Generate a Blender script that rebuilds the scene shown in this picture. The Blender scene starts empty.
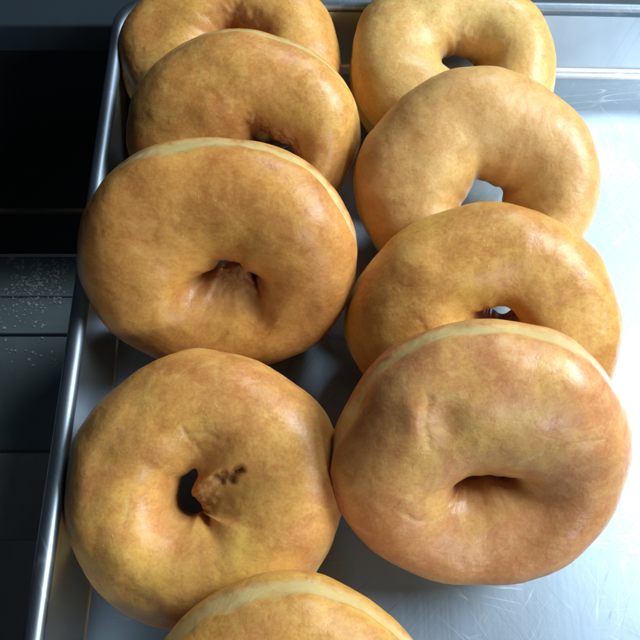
import bpy, bmesh, math, random
import numpy as np
from mathutils import Vector, Matrix, noise

R_ = math.radians
S = bpy.context.scene
COL = S.collection

# ------------------------------------------------------------------ camera
CAM_H = 0.24
cam_d = bpy.data.cameras.new("camera")
cam = bpy.data.objects.new("camera", cam_d)
COL.objects.link(cam)
cam_d.sensor_width = 36.0
cam_d.lens = 36.0 * 686.0 / 640.0
cam_d.clip_start = 0.005
cam_d.clip_end = 20
cam.location = (0, 0, CAM_H)
cam.rotation_euler = (R_(90 - 65), 0, 0)
S.camera = cam

# ------------------------------------------------------------------ world: dim room
W = bpy.data.worlds.new("World")
S.world = W
W.use_nodes = True
W.node_tree.nodes["Background"].inputs[0].default_value = (0.55, 0.72, 1.0, 1)
W.node_tree.nodes["Background"].inputs[1].default_value = 0.022

# ------------------------------------------------------------------ lamps (window light from the right, plus an added fill)
def area(name, direction, target, dist, sx, sy, power, color):
    d = bpy.data.lights.new(name, 'AREA')
    d.shape = 'RECTANGLE'; d.size = sx; d.size_y = sy
    d.energy = power; d.color = color
    o = bpy.data.objects.new(name, d)
    COL.objects.link(o)
    v = Vector(direction).normalized()
    o.location = Vector(target) + v * dist
    o.rotation_euler = v.to_track_quat('Z', 'Y').to_euler()
    return o

def azel(az, el):          # azimuth from +y towards +x, elevation
    a, e = R_(az), R_(el)
    return (math.sin(a) * math.cos(e), math.cos(a) * math.cos(e), math.sin(e))

area("window_light", azel(80, 40), (0.03, 0.1, 0), 0.85, 0.38, 0.30, 10.8, (0.84, 0.93, 1.0))
area("far_window_light", azel(28, 42), (0.08, 0.2, 0), 1.5, 0.32, 0.22, 9.0, (0.78, 0.91, 1.0))
area("far_wall_fill_light", azel(155, 28), (0.10, 0.22, 0), 1.6, 0.25, 0.22, 7.0, (0.86, 0.94, 1.0))  # added fill behind the camera, whitens the far tray wall and doughnut fronts

S.view_settings.view_transform = 'Standard'
S.view_settings.look = 'None'
S.view_settings.exposure = 0
S.view_settings.gamma = 1

# ------------------------------------------------------------------ helpers
def tag(o, label=None, cat=None, group=None, kind=None):
    if label: o["label"] = label
    if cat: o["category"] = cat
    if group: o["group"] = group
    if kind: o["kind"] = kind
    return o

def empty(name, loc=(0, 0, 0)):
    o = bpy.data.objects.new(name, None)
    o.location = loc
    o.empty_display_size = 0.02
    COL.objects.link(o)
    return o

def link(name, verts, faces, mat, parent=None, smooth=True):
    me = bpy.data.meshes.new(name)
    me.from_pydata([tuple(v) for v in verts], [], [tuple(f) for f in faces])
    me.update()
    if smooth:
        me.polygons.foreach_set("use_smooth", [True] * len(me.polygons))
    if mat: me.materials.append(mat)
    o = bpy.data.objects.new(name, me)
    COL.objects.link(o)
    if parent: o.parent = parent
    return o

class NT:
    def __init__(self, name):
        self.m = bpy.data.materials.new(name)
        self.m.use_nodes = True
        self.t = self.m.node_tree
        self.b = self.t.nodes["Principled BSDF"]
    def n(self, typ, **kw):
        nd = self.t.nodes.new(typ)
        for k, v in kw.items():
            if k.startswith("i_"):
                nd.inputs[k[2:].replace("_", " ")].default_value = v
            else:
                setattr(nd, k, v)
        return nd
    def l(self, a, b): self.t.links.new(a, b)
    def noise(self, vec, scale, detail=4, rough=0.55, dist=0.0):
        nd = self.n("ShaderNodeTexNoise")
        nd.inputs["Scale"].default_value = scale
        nd.inputs["Detail"].default_value = detail
        nd.inputs["Roughness"].default_value = rough
        nd.inputs["Distortion"].default_value = dist
        self.l(vec, nd.inputs["Vector"])
        return nd.outputs["Fac"]
    def ramp(self, fac, stops):
        nd = self.n("ShaderNodeValToRGB")
        e = nd.color_ramp.elements
        while len(e) < len(stops): e.new(0.5)
        for k, (p, c) in enumerate(stops):
            e[k].position = p
            e[k].color = (c, c, c, 1) if isinstance(c, (int, float)) else (*c, 1)
        self.l(fac, nd.inputs["Fac"])
        return nd.outputs["Color"]
    def mix(self, fac, a, b, mode='MIX'):
        nd = self.n("ShaderNodeMix", data_type='RGBA', blend_type=mode)
        for s, v in ((0, fac), (6, a), (7, b)):
            if isinstance(v, (int, float)): nd.inputs[s].default_value = v
            elif isinstance(v, tuple): nd.inputs[s].default_value = (*v, 1)
            else: self.l(v, nd.inputs[s])
        return nd.outputs[2]
    def math(self, op, a, b=0.0, clamp=False):
        nd = self.n("ShaderNodeMath", operation=op, use_clamp=clamp)
        for s, v in ((0, a), (1, b)):
            if isinstance(v, (int, float)): nd.inputs[s].default_value = v
            else: self.l(v, nd.inputs[s])
        return nd.outputs[0]
    def mapping(self, vec, scale=(1, 1, 1), rot=(0, 0, 0), loc=(0, 0, 0)):
        nd = self.n("ShaderNodeMapping")
        nd.inputs["Scale"].default_value = scale
        nd.inputs["Rotation"].default_value = rot
        nd.inputs["Location"].default_value = loc
        self.l(vec, nd.inputs["Vector"])
        return nd.outputs[0]
    def attr(self, name, out="Fac"):
        return self.n("ShaderNodeAttribute", attribute_name=name).outputs[out]
    def bump(self, h, strength, dist, normal=None):
        nd = self.n("ShaderNodeBump")
        nd.inputs["Strength"].default_value = strength
        nd.inputs["Distance"].default_value = dist
        self.l(h, nd.inputs["Height"])
        if normal is not None: self.l(normal, nd.inputs["Normal"])
        return nd.outputs[0]

# ------------------------------------------------------------------ dough material
def dough_material(name, yellow, peach, brown, rosy=0.5, fry=0.5, pale=(0.68, 0.57, 0.28), rough=0.42):
    t = NT(name)
    v = t.attr("dough_coord", "Vector")            # local position / radius, shifted per doughnut
    n1 = t.noise(v, 1.25, 4, 0.55, 0.5)
    n2 = t.noise(t.mapping(v, loc=(7, 3, 1)), 2.6, 6, 0.6, 0.7)
    n3 = t.noise(v, 9, 4, 0.55, 0.5)
    n4 = t.noise(v, 46, 3, 0.6)
    st = t.noise(t.mapping(v, (3.5, 9, 6), (0.3, 0.2, 0.6)), 1.0, 3, 0.5, 1.6)
    o1, o2 = 0.30 * (0.5 - rosy), 0.24 * (0.5 - fry)
    col = t.mix(t.ramp(n1, [(0.38 + o1, 0.0), (0.62 + o1, 1.0)]), yellow, peach)
    col = t.mix(t.ramp(n2, [(0.46 + o2, 0.0), (0.72 + o2, 0.9)]), col, brown)
    cw = t.math('MULTIPLY', t.attr("crown"), t.ramp(n2, [(0.30, 0.25), (0.62, 1.0)]))
    col = t.mix(t.math('MULTIPLY', cw, 0.58), col, t.mix(0.45, peach, brown))
    lite = tuple(min(1, c * k) for c, k in zip(yellow, (1.12, 1.22, 1.55)))
    dark = tuple(c * k for c, k in zip(brown, (0.85, 0.75, 0.7)))
    col = t.mix(t.math('MULTIPLY', t.ramp(n3, [(0.50, 0.0), (0.70, 1.0)]), 0.32), col, lite)
    col = t.mix(t.math('MULTIPLY', t.ramp(n3, [(0.30, 1.0), (0.44, 0.0)]), 0.30), col, dark)
    col = t.mix(t.math('MULTIPLY', t.ramp(st, [(0.53, 0.0), (0.70, 1.0)]), 0.10), col, lite)
    col = t.mix(t.math('MULTIPLY', t.ramp(n4, [(0.30, 1.0), (0.50, 0.0)]), 0.22), col, dark)
    col = t.mix(t.math('MULTIPLY', t.ramp(n4, [(0.52, 0.0), (0.70, 1.0)]), 0.20), col, lite)
    # tiny pale blisters, in patches
    vo = t.n("ShaderNodeTexVoronoi", feature='F1')
    vo.inputs["Scale"].default_value = 24
    t.l(t.mapping(v, (1, 1, 1)), vo.inputs["Vector"])
    dots = t.ramp(vo.outputs["Distance"], [(0.04, 1.0), (0.20, 0.0)])
    dotm = t.math('MULTIPLY', dots, t.ramp(t.noise(v, 3.1, 2), [(0.53, 0.0), (0.66, 1.0)]))
    paleb = tuple(0.5 * (a + b) for a, b in zip(lite, pale))
    col = t.mix(t.math('MULTIPLY', dotm, 0.45), col, paleb)
    cr = t.attr("crease")
    crl = t.math('MULTIPLY', cr, t.ramp(t.noise(v, 30, 3, 0.6), [(0.38, 0.15), (0.60, 1.0)]))
    col = t.mix(t.math('MULTIPLY', crl, 0.75), col, paleb)
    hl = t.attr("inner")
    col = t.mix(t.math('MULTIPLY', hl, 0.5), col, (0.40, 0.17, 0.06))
    tn = t.attr("torn")
    tcol = t.mix(t.ramp(n4, [(0.40, 0.0), (0.60, 1.0)]), (0.52, 0.28, 0.12), (0.36, 0.15, 0.06))
    col = t.mix(t.math('MULTIPLY', tn, 0.85), col, tcol)
    col = t.mix(t.math('MULTIPLY', t.attr("pit"), t.ramp(n4, [(0.35, 0.95), (0.62, 0.35)])), col, (0.17, 0.055, 0.025))
    # pale belt where the dough was never under the oil
    ws = t.attr("belt")
    wm = t.math('ADD', t.math('MULTIPLY', ws, 0.95), t.math('MULTIPLY', t.math('SUBTRACT', n3, 0.5), 1.9))
    wm = t.math('ADD', wm, t.math('MULTIPLY', t.math('SUBTRACT', n2, 0.5), 1.3))
    wm = t.math('MULTIPLY', t.ramp(wm, [(0.12, 0.0), (1.05, 1.0)]), t.ramp(ws, [(0.0, 0.0), (0.35, 1.0)]))
    wm = t.math('MULTIPLY', wm, 0.95)
    bcol = t.mix(t.ramp(n3, [(0.35, 0.0), (0.65, 1.0)]), pale, tuple(c * k for c, k in zip(pale, (1.0, 0.90, 0.72))))
    col = t.mix(wm, col, bcol)
    t.l(col, t.b.inputs["Base Color"])
    rg = t.math('ADD', t.ramp(n3, [(0.3, rough - 0.10), (0.7, rough + 0.06)]), t.math('MULTIPLY', t.math('SUBTRACT', n4, 0.5), 0.35))
    t.l(rg, t.b.inputs["Roughness"])
    t.b.inputs["Specular IOR Level"].default_value = 0.42
    t.b.inputs["Subsurface Weight"].default_value = 0.25
    t.b.inputs["Subsurface Radius"].default_value = (1.0, 0.42, 0.14)
    t.b.inputs["Subsurface Scale"].default_value = 0.0045
    # skin relief
    vw = t.attr("wrinkle_coord", "Vector")
    h = t.math('ADD', t.math('MULTIPLY', n3, 0.40), t.math('MULTIPLY', n4, 0.10))
    h = t.math('ADD', h, t.math('MULTIPLY', st, 0.20))
    h = t.math('ADD', h, t.math('MULTIPLY', dotm, 0.16))
    h = t.math('ADD', h, t.math('MULTIPLY', crl, 0.20))
    wr = t.math('MULTIPLY', t.noise(vw, 1.0, 3, 0.55, 0.3), t.math('ADD', t.math('MULTIPLY', hl, 0.5), 0.12))
    h = t.math('ADD', h, t.math('MULTIPLY', tn, t.math('MULTIPLY', t.noise(v, 24, 4, 0.65), 1.2)))
    h = t.math('ADD', h, wr)
    t.l(t.bump(h, 0.5, 0.0010), t.b.inputs["Normal"])
    return t.m

# ------------------------------------------------------------------ doughnut builder
NU, NV = 420, 210
def sm(a, b, x):
    t = np.clip((x - a) / (b - a), 0, 1)
    return t * t * (3 - 2 * t)

def seg_dist(P, pts):
    best = np.full(len(P), 1e9)
    for a, b in zip(pts[:-1], pts[1:]):
        a = np.array(a); b = np.array(b); d = b - a
        t = np.clip(((P - a) @ d) / (d @ d), 0, 1)
        q = a + t[:, None] * d
        best = np.minimum(best, np.hypot(*(P - q).T))
    return best

def make_doughnut(p, mat, seed, name="doughnut"):
    R, ry = p["R"], p.get("ry", 1.0)
    hk = p.get("hk", 0.40)
    rh0 = p.get("hole", 0.15)
    hx, hy = p.get("off", (0, 0))
    rnd = random.Random(seed)
    sx, sy, sz = (rnd.uniform(-50, 50) for _ in range(3))
    N = lambda x, y, z: noise.noise(Vector((x + sx, y + sy, z + sz)))
    u = np.linspace(0, 2 * math.pi, NU, endpoint=False)
    v = np.linspace(0, 2 * math.pi, NV, endpoint=False)
    outn = np.array([N(math.cos(a) * 0.9, math.sin(a) * 0.9, 3.3) * 0.07 + N(math.cos(a) * 2.2, math.sin(a) * 2.2, 8.1) * 0.022 for a in u])
    holn = np.array([N(math.cos(a) * 1.3, math.sin(a) * 1.3, 15.3) * 0.40 + N(math.cos(a) * 3.2, math.sin(a) * 3.2, 11.1) * 0.09 for a in u])
    hgt = np.array([N(math.cos(a) * 0.8, math.sin(a) * 0.8, 23.3) * 0.16 for a in u])
    UU, VV = np.meshgrid(u, v, indexing='ij')
    c, s = np.cos(VV), np.sin(VV)
    RR = 1 + outn[:, None]
    rh = rh0 * (1 + holn[:, None])
    w = (RR - rh) / 2
    a = rh + w
    e1, e2 = 0.92, 0.94
    cc = np.sign(c) * np.abs(c) ** e1
    ss = np.sign(s) * np.abs(s) ** e2
    rr = a + w * cc
    zz = hk * (1 + hgt[:, None]) * ss
    # funnel: inner top slope a bit softer
    fun = p.get("funnel", 0.0)
    inner = np.clip(-c, 0, 1)
    rr = rr - rh * p.get("pinch", 0.0) * np.exp(-(s / 0.40) ** 2) * sm(0.3, 0.95, inner)
    rr = rr + fun * inner * np.clip(s, 0, 1) ** 1.5
    # dough bulging into the hole from one side
    tornw = np.zeros_like(rr); bdx = np.zeros_like(rr); bdy = np.zeros_like(rr)
    for (u0, wd, amt, s0, sw, tt) in p.get("bulges", ()):
        da = np.abs((UU - R_(u0) + math.pi) % (2 * math.pi) - math.pi)
        g = np.exp(-(da / R_(wd)) ** 2) * np.exp(-((s - s0) / sw) ** 2) * sm(0.15, 0.95, inner)
        bdx += amt * g * math.cos(R_(u0)); bdy += amt * g * math.sin(R_(u0))
        tornw = np.maximum(tornw, tt * np.clip(g * 1.2, 0, 1) ** 1.7)
    for (u0, wd, c0, cw_, tt) in p.get("tears", ()):
        da = np.abs((UU - R_(u0) + math.pi) % (2 * math.pi) - math.pi)
        tornw = np.maximum(tornw, tt * np.exp(-(da / R_(wd)) ** 4) * np.exp(-((c - c0) / cw_) ** 2) * (s > -0.2))
    # belt groove on the outer equator
    wob = np.array([N(math.cos(t_) * 2.0, math.sin(t_) * 2.0, 31.0) * 0.05 + N(math.cos(t_) * 7, math.sin(t_) * 7, 35.0) * 0.022 for t_ in u])[:, None]
    bw = p.get("belt", 0.065) * (1 + 0.6 * np.array([N(math.cos(t_) * 1.5, math.sin(t_) * 1.5, 41.0) for t_ in u])[:, None])
    zb = zz - wob - p.get("beltz", 0.0)
    outer = sm(0.15, 0.5, c)
    rr = rr - 0.022 * np.exp(-(zb / (bw * 1.15)) ** 4) * outer
    belt = (1 - sm(bw * 0.35, bw * 1.75, np.abs(zb))) * outer
    X = rr * np.cos(UU); Y = rr * np.sin(UU) * ry; Z = zz
    X = X - bdx; Y = Y - bdy
    k = ((1 - c) / 2) ** 1.3
    bx_, by_ = p.get("offb", (hx, hy))
    m = sm(-0.9, 0.9, s)
    X = X + (hx * m + bx_ * (1 - m)) * k; Y = Y + (hy * m + by_ * (1 - m)) * k
    P = np.stack([X.ravel(), Y.ravel(), Z.ravel()], -1)
    # normals of the undisplaced surface
    G = P.reshape(NU, NV, 3)
    du = np.roll(G, -1, 0) - np.roll(G, 1, 0)
    dv = np.roll(G, -1, 1) - np.roll(G, 1, 1)
    n = np.cross(du, dv); n /= np.linalg.norm(n, axis=-1, keepdims=True) + 1e-12
    n = n.reshape(-1, 3)
    lum = p.get("lump", 1.0)
    torn = tornw.ravel()
    d = np.empty(len(P))
    for i, (x, y, z) in enumerate(P):
        d[i] = (N(x * 1.5, y * 1.5, z * 1.5 + 60) * 0.050 + N(x * 3.3, y * 3.3, z * 3.3 + 70) * 0.015
                + N(x * 8, y * 8, z * 8 + 80) * 0.0028 + N(x * 19, y * 19, z * 19 + 90) * 0.0014) * lum
        if torn[i] > 0.02:
            d[i] += torn[i] * (N(x * 9, y * 9, z * 9 + 140) * 0.028 + N(x * 21, y * 21, z * 21 + 150) * 0.018)
    crease = np.zeros(len(P))
    top = sm(0.0, 0.25, n[:, 2])
    xy = P[:, :2]
    wig = np.array([[N(x * 4, y * 4, 101.0), N(x * 4, y * 4, 111.0)] for x, y in xy]) * 0.03 + np.array([[N(x * 14, y * 14, 121.0), N(x * 14, y * 14, 131.0)] for x, y in xy]) * 0.012
    for pts, width, depth, colr in p.get("creases", ()):
        dd = seg_dist(xy + wig, pts)
        g = np.exp(-(dd / width) ** 2) * top
        d -= depth * g
        # raised lip beside the crease
        d += 0.3 * depth * np.exp(-((dd - 2.4 * width) / width) ** 2) * top * (0.012 < depth < 0.03)
        crease = np.maximum(crease, colr * np.exp(-(dd / (width * 0.7)) ** 2) * top)
    for (x0, y0, rx, ry_, depth) in p.get("dents", ()):
        g = np.exp(-((xy[:, 0] - x0) / rx) ** 2 - ((xy[:, 1] - y0) / ry_) ** 2) * top
        d -= depth * g
    P = P + n * d[:, None]
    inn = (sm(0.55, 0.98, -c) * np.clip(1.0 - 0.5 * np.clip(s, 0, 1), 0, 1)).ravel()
    pit = np.zeros(len(P))
    for pts, width, depth, colr in p.get("creases", ()):
        if depth > 0.03: pit = np.maximum(pit, np.exp(-(seg_dist(xy + wig, pts) / (width * 1.1)) ** 2) * top)
    rad = np.hypot(P[:, 0], P[:, 1] / ry)
    cr0, cr1 = p.get("crown", (0.50, 0.72))
    crown = sm(cr0, cr1, rad) * sm(0.10, 0.35, np.abs(n[:, 2]))
    faces = []
    for i in range(NU):
        i2 = (i + 1) % NU
        for j in range(NV):
            j2 = (j + 1) % NV
            faces.append((i * NV + j, i2 * NV + j, i2 * NV + j2, i * NV + j2))
    th, ph, rz = R_(p["tilt"]), R_(p.get("roll", 0)), R_(p.get("spin", 0))
    M = Matrix.Rotation(ph, 3, 'Y') @ Matrix.Rotation(th, 3, 'X')
    Mn = np.array(M)
    W3 = (P * R) @ Mn.T
    z0 = -W3[:, 2].min() - 0.0008 + p.get("dz", 0.0)
    o = link(name, P * R, faces, mat)
    me = o.data
    o.matrix_world = Matrix.Translation((p["x"], p["y"], z0 + PAN_Z)) @ M.to_4x4()
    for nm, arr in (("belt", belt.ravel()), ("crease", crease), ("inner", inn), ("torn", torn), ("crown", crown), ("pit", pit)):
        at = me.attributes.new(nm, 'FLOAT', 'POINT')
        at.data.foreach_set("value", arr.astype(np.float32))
    at = me.attributes.new("dough_coord", 'FLOAT_VECTOR', 'POINT')
    at.data.foreach_set("vector", (P + np.array([seed * 7.3, seed * 3.1, seed * 5.7])).astype(np.float32).ravel())
    # radial wrinkles around the hole: fast around, slow along the profile
    wc = np.stack([np.cos(UU) * 3.6, np.sin(UU) * 3.6, VV * 1.2 + seed * 9.0], -1)
    at = me.attributes.new("wrinkle_coord", 'FLOAT_VECTOR', 'POINT')
    at.data.foreach_set("vector", wc.astype(np.float32).ravel())
    return o

PAN_Z = 0.0

# ------------------------------------------------------------------ aluminium
def aluminium(name, floor=True, base=(0.385, 0.485, 0.58), rough=0.38):
    t = NT(name)
    co = t.n("ShaderNodeTexCoord").outputs["Object"]
    big = t.noise(co, 14, 5, 0.6)
    grain = t.noise(t.mapping(co, (700, 14, 14)), 1.0, 3, 0.6)
    lines = None
    rs = random.Random(3)
    dk = None
    for k in range(14):
        ang = rs.uniform(0, 180); sc = rs.uniform(0.7, 1.5)
        m = t.mapping(t.mapping(co, rot=(0, 0, R_(ang))), (190 * sc, 10 * sc, 1), loc=(k * 3.7, k * 1.9, 0))
        nz = t.noise(m, 1.0, 0, 0.4, 0.12)
        ln = t.ramp(t.math('ABSOLUTE', t.math('SUBTRACT', nz, 0.5)), [(0.0, 1.0), (rs.uniform(0.005, 0.013), 0.0)])
        mk = t.ramp(t.noise(t.mapping(co, (34, 34, 1), (0, 0, 0), (k * 5.1, 2, 0)), 1.0, 3), [(0.53, 0.0), (0.66, 1.0)])
        ln = t.math('MULTIPLY', ln, mk)
        if k % 3 == 2: dk = ln if dk is None else t.math('MAXIMUM', dk, ln)
        else: lines = ln if lines is None else t.math('MAXIMUM', lines, ln)
    col = t.mix(t.ramp(big, [(0.35, 0.0), (0.7, 1.0)]), base, tuple(c * 0.88 for c in base))
    col = t.mix(t.math('MULTIPLY', lines, 0.45 if floor else 0.2), col, (0.90, 0.94, 0.97))
    col = t.mix(t.math('MULTIPLY', dk, 0.42 if floor else 0.15), col, tuple(c * 0.35 for c in base))
    t.l(col, t.b.inputs["Base Color"])
    t.b.inputs["Metallic"].default_value = 1.0
    r = t.math('ADD', t.ramp(big, [(0.3, rough - 0.03), (0.7, rough + 0.09)]), t.math('MULTIPLY', grain, 0.12))
    r = t.math('ADD', r, t.math('MULTIPLY', lines, 0.05))
    t.l(r, t.b.inputs["Roughness"])
    h = t.math('MULTIPLY', grain, 0.08)
    h = t.math('ADD', h, t.math('MULTIPLY', t.noise(co, 160, 3, 0.6), 0.35))
    t.l(t.bump(h, 0.35, 0.0003), t.b.inputs["Normal"])
    return t.m

def painted(name, base, rough, metallic=0.0, var=0.35, scale=18):
    t = NT(name)
    co = t.n("ShaderNodeTexCoord").outputs["Object"]
    n1 = t.noise(co, scale, 6, 0.65, 0.3)
    n2 = t.noise(t.mapping(co, (8, 300, 8)), 1.0, 3, 0.6)
    col = t.mix(t.ramp(n1, [(0.3, 0.0), (0.7, 1.0)]), base, tuple(c * (1 - var) for c in base))
    t.l(col, t.b.inputs["Base Color"])
    t.b.inputs["Metallic"].default_value = metallic
    t.l(t.math('ADD', t.math('MULTIPLY', n1, 0.25), rough - 0.1), t.b.inputs["Roughness"])
    t.l(t.bump(t.math('ADD', n1, t.math('MULTIPLY', n2, 0.4)), 0.3, 0.0006), t.b.inputs["Normal"])
    return t.m

M_FLOOR = aluminium("aluminium_floor", True)
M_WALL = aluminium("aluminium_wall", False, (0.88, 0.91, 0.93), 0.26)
M_RIM = aluminium("aluminium_rim", False, (0.27, 0.33, 0.39), 0.36)
M_STEEL = painted("dark_steel", (0.36, 0.46, 0.46), 0.55, 0.3)
M_RAIL = painted("blue_grey_rail", (0.032, 0.050, 0.066), 0.5, 0.3)
M_DARK = painted("dark_counter", (0.020, 0.024, 0.028), 0.6)

# ------------------------------------------------------------------ sheet pan
def build_pan():
    root = empty("sheet_pan", (0, 0, 0))
    tag(root, "scratched aluminium baking tray with a rolled rim under all the doughnuts", "baking tray")
    RIM_Z = 0.0325
    # rim corners (the tray is a touch out of square, as a used one is)
    FL, FR = Vector((-0.0877, 0.2525)), Vector((0.250, 0.2440))
    NR, NL = Vector((0.250, -0.215)), Vector((-0.0775, -0.205))
    corners = [FL, NL, NR, FR]
    def ring(inset, rad, n=10):
        pts = []
        m = len(corners)
        # offset each edge inwards
        offs = []
        for i in range(m):
            a, b = corners[i], corners[(i + 1) % m]
            d = (b - a).normalized()
            nrm = Vector((-d.y, d.x))
            ins = inset if inset <= 0.006 else 0.006 + (inset - 0.006) * (0.3, 1.0, 1.0, 1.0)[i]
            offs.append((a + nrm * ins, d))
        def inter(p, d, q, e):
            den = d.x * e.y - d.y * e.x
            t_ = ((q.x - p.x) * e.y - (q.y - p.y) * e.x) / den
            return p + d * t_
        for i in range(m):
            p, d = offs[i - 1]; q, e = offs[i]
            cpt = inter(p, d, q, e)
            r_ = max(rad, 0.0005)
            A = cpt - d * r_; B = cpt + e * r_
            for k in range(n + 1):
                t_ = k / n
                # circular-ish corner
                ang = t_ * math.pi / 2
                pts.append(cpt - d * r_ * (1 - math.sin(ang)) + e * r_ * (1 - math.cos(ang)))
        # subdivide long straight edges
        out = []
        for i in range(len(pts)):
            a, b = pts[i], pts[(i + 1) % len(pts)]
            out.append(a)
            if (i % (n + 1)) == n:
                for q in range(1, 24): out.append(a.lerp(b, q / 24))
        return out
    def sweep(prof, name, mat, cap=False):
        verts, faces = [], []
        rings = [(ring(i, r), z) for i, r, z in prof]
        m = len(rings[0][0])
        for pts, z in rings:
            for q in pts: verts.append((q.x, q.y, z + (0.0004 * noise.noise(Vector((q.x * 18, q.y * 18, 0.2))) if z > 0.02 else 0.0)))
        for k in range(len(rings) - 1):
            for i in range(m):
                j = (i + 1) % m
                faces.append((k * m + i, k * m + j, (k + 1) * m + j, (k + 1) * m + i))
        if cap:
            base = (len(rings) - 1) * m
            faces.append(tuple(base + i for i in range(m)))
        return link(name, verts, faces, mat, root)
    f_in = 0.0105                       # the wall leans outwards this much
    # rolled bead: a full round section
    prof = []
    rb = 0.0026
    for k in range(17):
        a = 2 * math.pi * k / 16
        prof.append((rb - rb * math.cos(a) * 1.12, 0.018, RIM_Z - rb + rb * math.sin(a)))
    sweep(prof, "rolled_rim", M_RIM)
    wall = [(2 * rb - 0.0006, 0.016, RIM_Z - 0.0035)]
    for k in range(1, 9):
        t_ = k / 8
        wall.append((2 * rb - 0.0006 + (f_in - 2 * rb - 0.002) * t_, 0.016, (RIM_Z - 0.0035) * (1 - t_) + 0.0045 * t_))
    fr = 0.0045
    for k in range(1, 8):
        a = k / 7 * math.pi / 2
        wall.append((f_in - 0.0026 + fr * (1 - math.cos(a)), 0.015, 0.0045 - fr * math.sin(a) ** 1.0))
    sweep(wall, "side_wall", M_WALL)
    x_in = f_in - 0.0026 + fr
    # floor: ring + fine grid inside (gentle dishing)
    pts = ring(x_in, 0.014)
    bm = bmesh.new()
    vs = [bm.verts.new((q.x, q.y, 0)) for q in pts]
    bm.faces.new(vs)
    me = bpy.data.meshes.new("pan_floor"); bm.to_mesh(me); bm.free()
    me.materials.append(M_FLOOR)
    o = bpy.data.objects.new("pan_floor", me); COL.objects.link(o); o.parent = root
    if me.polygons[0].normal.z < 0: me.flip_normals()
    return root
build_pan()

# ------------------------------------------------------------------ the doughnuts
D = []
def dn(label, mat, seed, **p):
    o = make_doughnut(p, mat, seed)
    tag(o, label, "doughnut", "plain ring doughnuts on the tray")
    D.append(o)
    return o

YEL = (0.73, 0.44, 0.100)
PEA = (0.65, 0.32, 0.088)
BRO = (0.46, 0.17, 0.036)
m_mid = dough_material("dough_golden", YEL, PEA, BRO, 0.5, 0.55)
m_light = dough_material("dough_pale_golden", (0.74, 0.47, 0.165), (0.71, 0.40, 0.14), (0.58, 0.27, 0.075), 0.5, 0.4, rough=0.45)
m_far = dough_material("dough_pale_yellow", (0.78, 0.55, 0.19), (0.74, 0.45, 0.145), (0.60, 0.30, 0.075), 0.4, 0.45, rough=0.42)
m_brown = dough_material("dough_brown", (0.68, 0.365, 0.080), (0.62, 0.275, 0.072), (0.42, 0.15, 0.032), 0.55, 0.65)
m_rose = dough_material("dough_rosy_brown", (0.74, 0.45, 0.125), (0.66, 0.305, 0.12), (0.51, 0.195, 0.070), 0.62, 0.6, rough=0.40)
m_yell = dough_material("dough_yellow", (0.74, 0.44, 0.095), (0.64, 0.29, 0.090), (0.46, 0.175, 0.042), 0.45, 0.55)

dn("farthest doughnut of the left row, cut off by the top edge of the view", m_mid, 1,
   x=-0.0380, y=0.2204, R=0.0460, ry=0.85, tilt=14, roll=1.6, off=(0.06, 0.08), hole=0.14, bulges=[(-90, 60, 0.18, 0.0, 0.7, 0.3)], tears=[(60, 50, -0.8, 0.3, 0.7)])
d_b = dn("doughnut in the left row with a torn, half-hidden hole, second from the far end", m_mid, 2,
   x=-0.0294, y=0.1725, R=0.0441, ry=0.86, tilt=42, roll=2.4, off=(0.18, -0.14), hole=0.22, belt=0.05, beltz=0.11,
   bulges=[(-90, 70, 0.25, 0.0, 0.7, 0.2)], tears=[(60, 55, -0.85, 0.22, 0.9)])
d_c = dn("steeply leaning doughnut in the left row with a lump filling its square hole", m_brown, 3,
   x=-0.0337, y=0.1181, R=0.0465, ry=0.90, tilt=52, roll=1.3, off=(0.085, -0.14), hole=0.18, belt=0.065, beltz=0.08,
   bulges=[(-102, 65, 0.27, 0.05, 0.75, 0.8)], crown=(0.45, 0.75))
d_d = dn("doughnut lying almost flat against the left rim with a torn flap in its small hole", m_yell, 4,
   x=-0.0353, y=0.0426, R=0.0441, ry=0.946, tilt=18, roll=0.2, off=(-0.01, -0.03), hole=0.17, crown=(0.52, 0.72),
   bulges=[(22, 62, 0.24, 0.20, 0.7, 0.8)],
   creases=[([(0.10, 0.09), (0.14, 0.06), (0.16, 0.12), (0.20, 0.08), (0.22, 0.14), (0.27, 0.16)], 0.024, 0.042, 0.0),
            ([(-0.42, 0.52), (-0.62, 0.28), (-0.72, -0.10), (-0.62, -0.46), (-0.25, -0.72)], 0.09, 0.012, 0.0),
            ([(-0.20, 0.34), (-0.02, 0.38), (0.10, 0.34)], 0.014, 0.005, 0.5),
            ([(-0.10, 0.42), (-0.02, 0.30), (0.02, 0.22)], 0.014, 0.005, 0.5),
            ([(-0.46, -0.05), (-0.47, -0.18)], 0.014, 0.004, 0.7)])
dn("nearest doughnut, mostly cut off by the bottom edge, leaning over the flat one", m_yell, 5,
   x=-0.0089, y=-0.0200, R=0.0405, ry=0.955, tilt=30, roll=-1.1, dz=0.002, hole=0.14, belt=0.065, beltz=0.06)
d_f = dn("pale doughnut at the far end of the right row beside the bright far wall", m_far, 6,
   x=0.0531, y=0.2145, R=0.0439, ry=0.962, tilt=17, roll=2.2, off=(0.137, 0.0), offb=(0.137, 0.12), hole=0.16, tears=[(70, 50, -0.85, 0.25, 0.35)])
dn("smooth pale doughnut in the right row whose wide hole shows the bare tray", m_light, 7,
   x=0.0574, y=0.1502, R=0.0445, ry=0.97, tilt=30, roll=1.2, off=(0.10, -0.18), hole=0.24, bulges=[(0, 40, 0.10, 0.0, 0.6, 0.0)])
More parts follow.
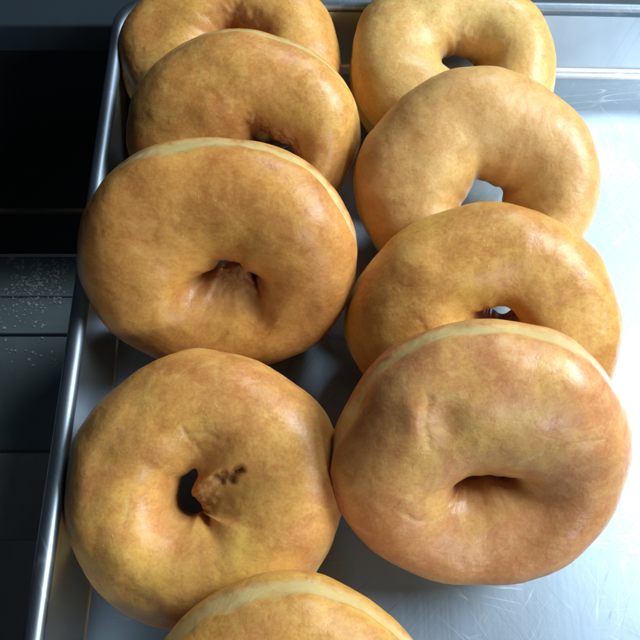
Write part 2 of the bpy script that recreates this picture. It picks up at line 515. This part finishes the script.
dn("doughnut in the right row with its hole half covered by the big one in front", m_mid, 8,
   x=0.0553, y=0.0965, R=0.0456, ry=0.923, tilt=29, roll=-0.4, off=(0.03, -0.07), offb=(0.24, 0.34), hole=0.11,
   creases=[([(-0.52, 0.10), (-0.46, -0.02), (-0.36, -0.10)], 0.016, 0.006, 0.6), ([(0.80, 0.20), (0.78, 0.0)], 0.014, 0.005, 0.6)])
dn("big wrinkled doughnut in front of the right row with a broad pale belt on top", m_rose, 9,
   x=0.0483, y=0.0511, R=0.0444, ry=0.955, tilt=46, roll=0.4, off=(0.03, -0.33), hole=0.165, belt=0.072, beltz=0.05,
   bulges=[(-80, 105, 0.335, 0.32, 0.95, 0.0)],
   creases=[([(0.10, 0.14), (0.20, 0.20), (0.36, 0.29), (0.54, 0.32), (0.67, 0.31)], 0.016, 0.004, 0.75),
            ([(-0.56, -0.20), (-0.46, -0.26), (-0.36, -0.28), (-0.22, -0.26)], 0.018, 0.005, 0.6),
            ([(-0.42, 0.58), (-0.47, 0.46), (-0.44, 0.30)], 0.026, 0.006, 0.5),
            ([(-0.44, 0.56), (-0.32, 0.62), (-0.20, 0.64)], 0.020, 0.003, 0.5)],
   dents=[(-0.31, 0.46, 0.12, 0.13, 0.035), (-0.52, 0.46, 0.07, 0.14, -0.02)])

# ------------------------------------------------------------------ below and behind
def box(name, x0, x1, y0, y1, z0, z1, mat, parent=None, bev=0.0015):
    bm = bmesh.new()
    bmesh.ops.create_cube(bm, size=1)
    for v in bm.verts:
        v.co = Vector(((x0 + x1) / 2 + v.co.x * (x1 - x0), (y0 + y1) / 2 + v.co.y * (y1 - y0), (z0 + z1) / 2 + v.co.z * (z1 - z0)))
    bmesh.ops.bevel(bm, geom=bm.edges[:], offset=bev, segments=3, affect='EDGES', profile=0.5)
    me = bpy.data.meshes.new(name); bm.to_mesh(me); bm.free()
    me.materials.append(mat)
    o = bpy.data.objects.new(name, me); COL.objects.link(o)
    if parent: o.parent = parent
    return o

# the dark room floor far below
bm = bmesh.new()
bmesh.ops.create_grid(bm, x_segments=8, y_segments=8, size=4)
me = bpy.data.meshes.new("floor"); bm.to_mesh(me); bm.free(); me.materials.append(M_DARK)
o = bpy.data.objects.new("floor", me); o.location = (0, 0, -0.9); COL.objects.link(o); tag(o, kind="structure")

# the rack the tray sits on
rack = empty("bakery_rack", (0, 0.25, -0.02))
def rel(o, root):
    o.parent = root
    o.matrix_parent_inverse = Matrix.Translation(-root.location)
    return o
rel(box("back_rail", -0.60, 0.60, 0.268, 0.288, -0.016, 0.001, M_RAIL), rack)
rel(box("support_ledge", -0.055, -0.020, -0.30, 0.268, -0.016, -0.0015, M_DARK), rack)
rel(box("support_ledge", 0.150, 0.185, -0.30, 0.268, -0.016, -0.0015, M_DARK), rack)
rel(box("back_panel", -0.60, 0.60, 0.288, 0.294, -0.25, -0.010, M_DARK), rack)
tag(rack, "dark steel rack whose blue grey back rail runs behind the baking tray", "rack")

shelf = empty("metal_shelf", (-0.25, 0.12, -0.10))
rel(box("shelf_panel", -0.50, 0.30, 0.086, 0.199, -0.106, -0.100, M_STEEL), shelf)
rel(box("front_step", -0.50, 0.30, 0.043, 0.0845, -0.104, -0.0975, painted("worn_galvanised", (0.74, 0.74, 0.66), 0.6, 0.2)), shelf)
rel(box("raised_bead", -0.50, 0.30, 0.1495, 0.1515, -0.1005, -0.0985, M_STEEL, bev=0.0008), shelf)
rel(box("raised_bead", -0.50, 0.30, 0.1725, 0.174, -0.1005, -0.0993, M_STEEL, bev=0.0005), shelf)
rel(box("cross_rod", -0.50, 0.30, 0.229, 0.232, -0.103, -0.100, painted("rusty_rod", (0.34, 0.25, 0.18), 0.6, 0.2), bev=0.001), shelf)
tag(shelf, "dim steel shelf below the left rim, dusted with white flour", "shelf")

# flour dust on the lower shelf
rnd = random.Random(5)
verts, faces = [], []
for k in range(5000):
    if rnd.random() < 0.75:
        x, y = rnd.gauss(-0.158, 0.018), rnd.gauss(0.188, 0.012)
    else:
        x, y = rnd.uniform(-0.24, -0.11), rnd.uniform(0.125, 0.198)
    if y > 0.198 or y < 0.088: continue
    dens = noise.noise(Vector((x * 28, y * 28, 3))) + 0.4 * noise.noise(Vector((x * 120, y * 120, 5)))
    if dens < -0.05 or (rnd.random() > 0.55 + dens): continue
    r = 0.00016 + 0.0008 * rnd.random() ** 5
    z = -0.0998
    b = len(verts)
    m = 6
    for q in range(m):
        a = 2 * math.pi * q / m + rnd.random() * 0.5
        rr = r * rnd.uniform(0.6, 1.3)
        verts.append((x + rr * math.cos(a), y + rr * math.sin(a), z))
    verts.append((x, y, z + r * 0.6))
    for q in range(m): faces.append((b + q, b + (q + 1) % m, b + m))
fl = link("flour_dust", verts, faces, painted("flour", (0.75, 0.78, 0.78), 0.9, 0, 0.2))
tag(fl, "white flour specks scattered over the dim shelf left of the tray", "flour", kind="stuff")

# crumbs on the bare metal
m_crumb = dough_material("crumb_crust", (0.50, 0.24, 0.07), (0.45, 0.2, 0.06), (0.36, 0.14, 0.04))
def crumb(x, y, r, seed, label):
    bm = bmesh.new(); bmesh.ops.create_icosphere(bm, subdivisions=4, radius=1)
    o3 = Vector((seed * 3.3, seed, 0))
    for v in bm.verts:
        q = v.co.copy()
        v.co = q * (1 + 0.35 * noise.noise(q * 1.6 + o3) + 0.15 * noise.noise(q * 4 + o3)) * r
        v.co.z *= 0.6
    me = bpy.data.meshes.new("crumb"); bm.to_mesh(me); bm.free(); me.materials.append(m_crumb)
    me.polygons.foreach_set("use_smooth", [True] * len(me.polygons))
    o = bpy.data.objects.new("crumb", me); COL.objects.link(o); o.location = (x, y, r * 0.45)
    tag(o, label, "crumb", "crumbs on the bare tray")
crumb(0.0345, -0.0038, 0.00055, 1, "tiny brown crumb on the tray right of the nearest doughnut")
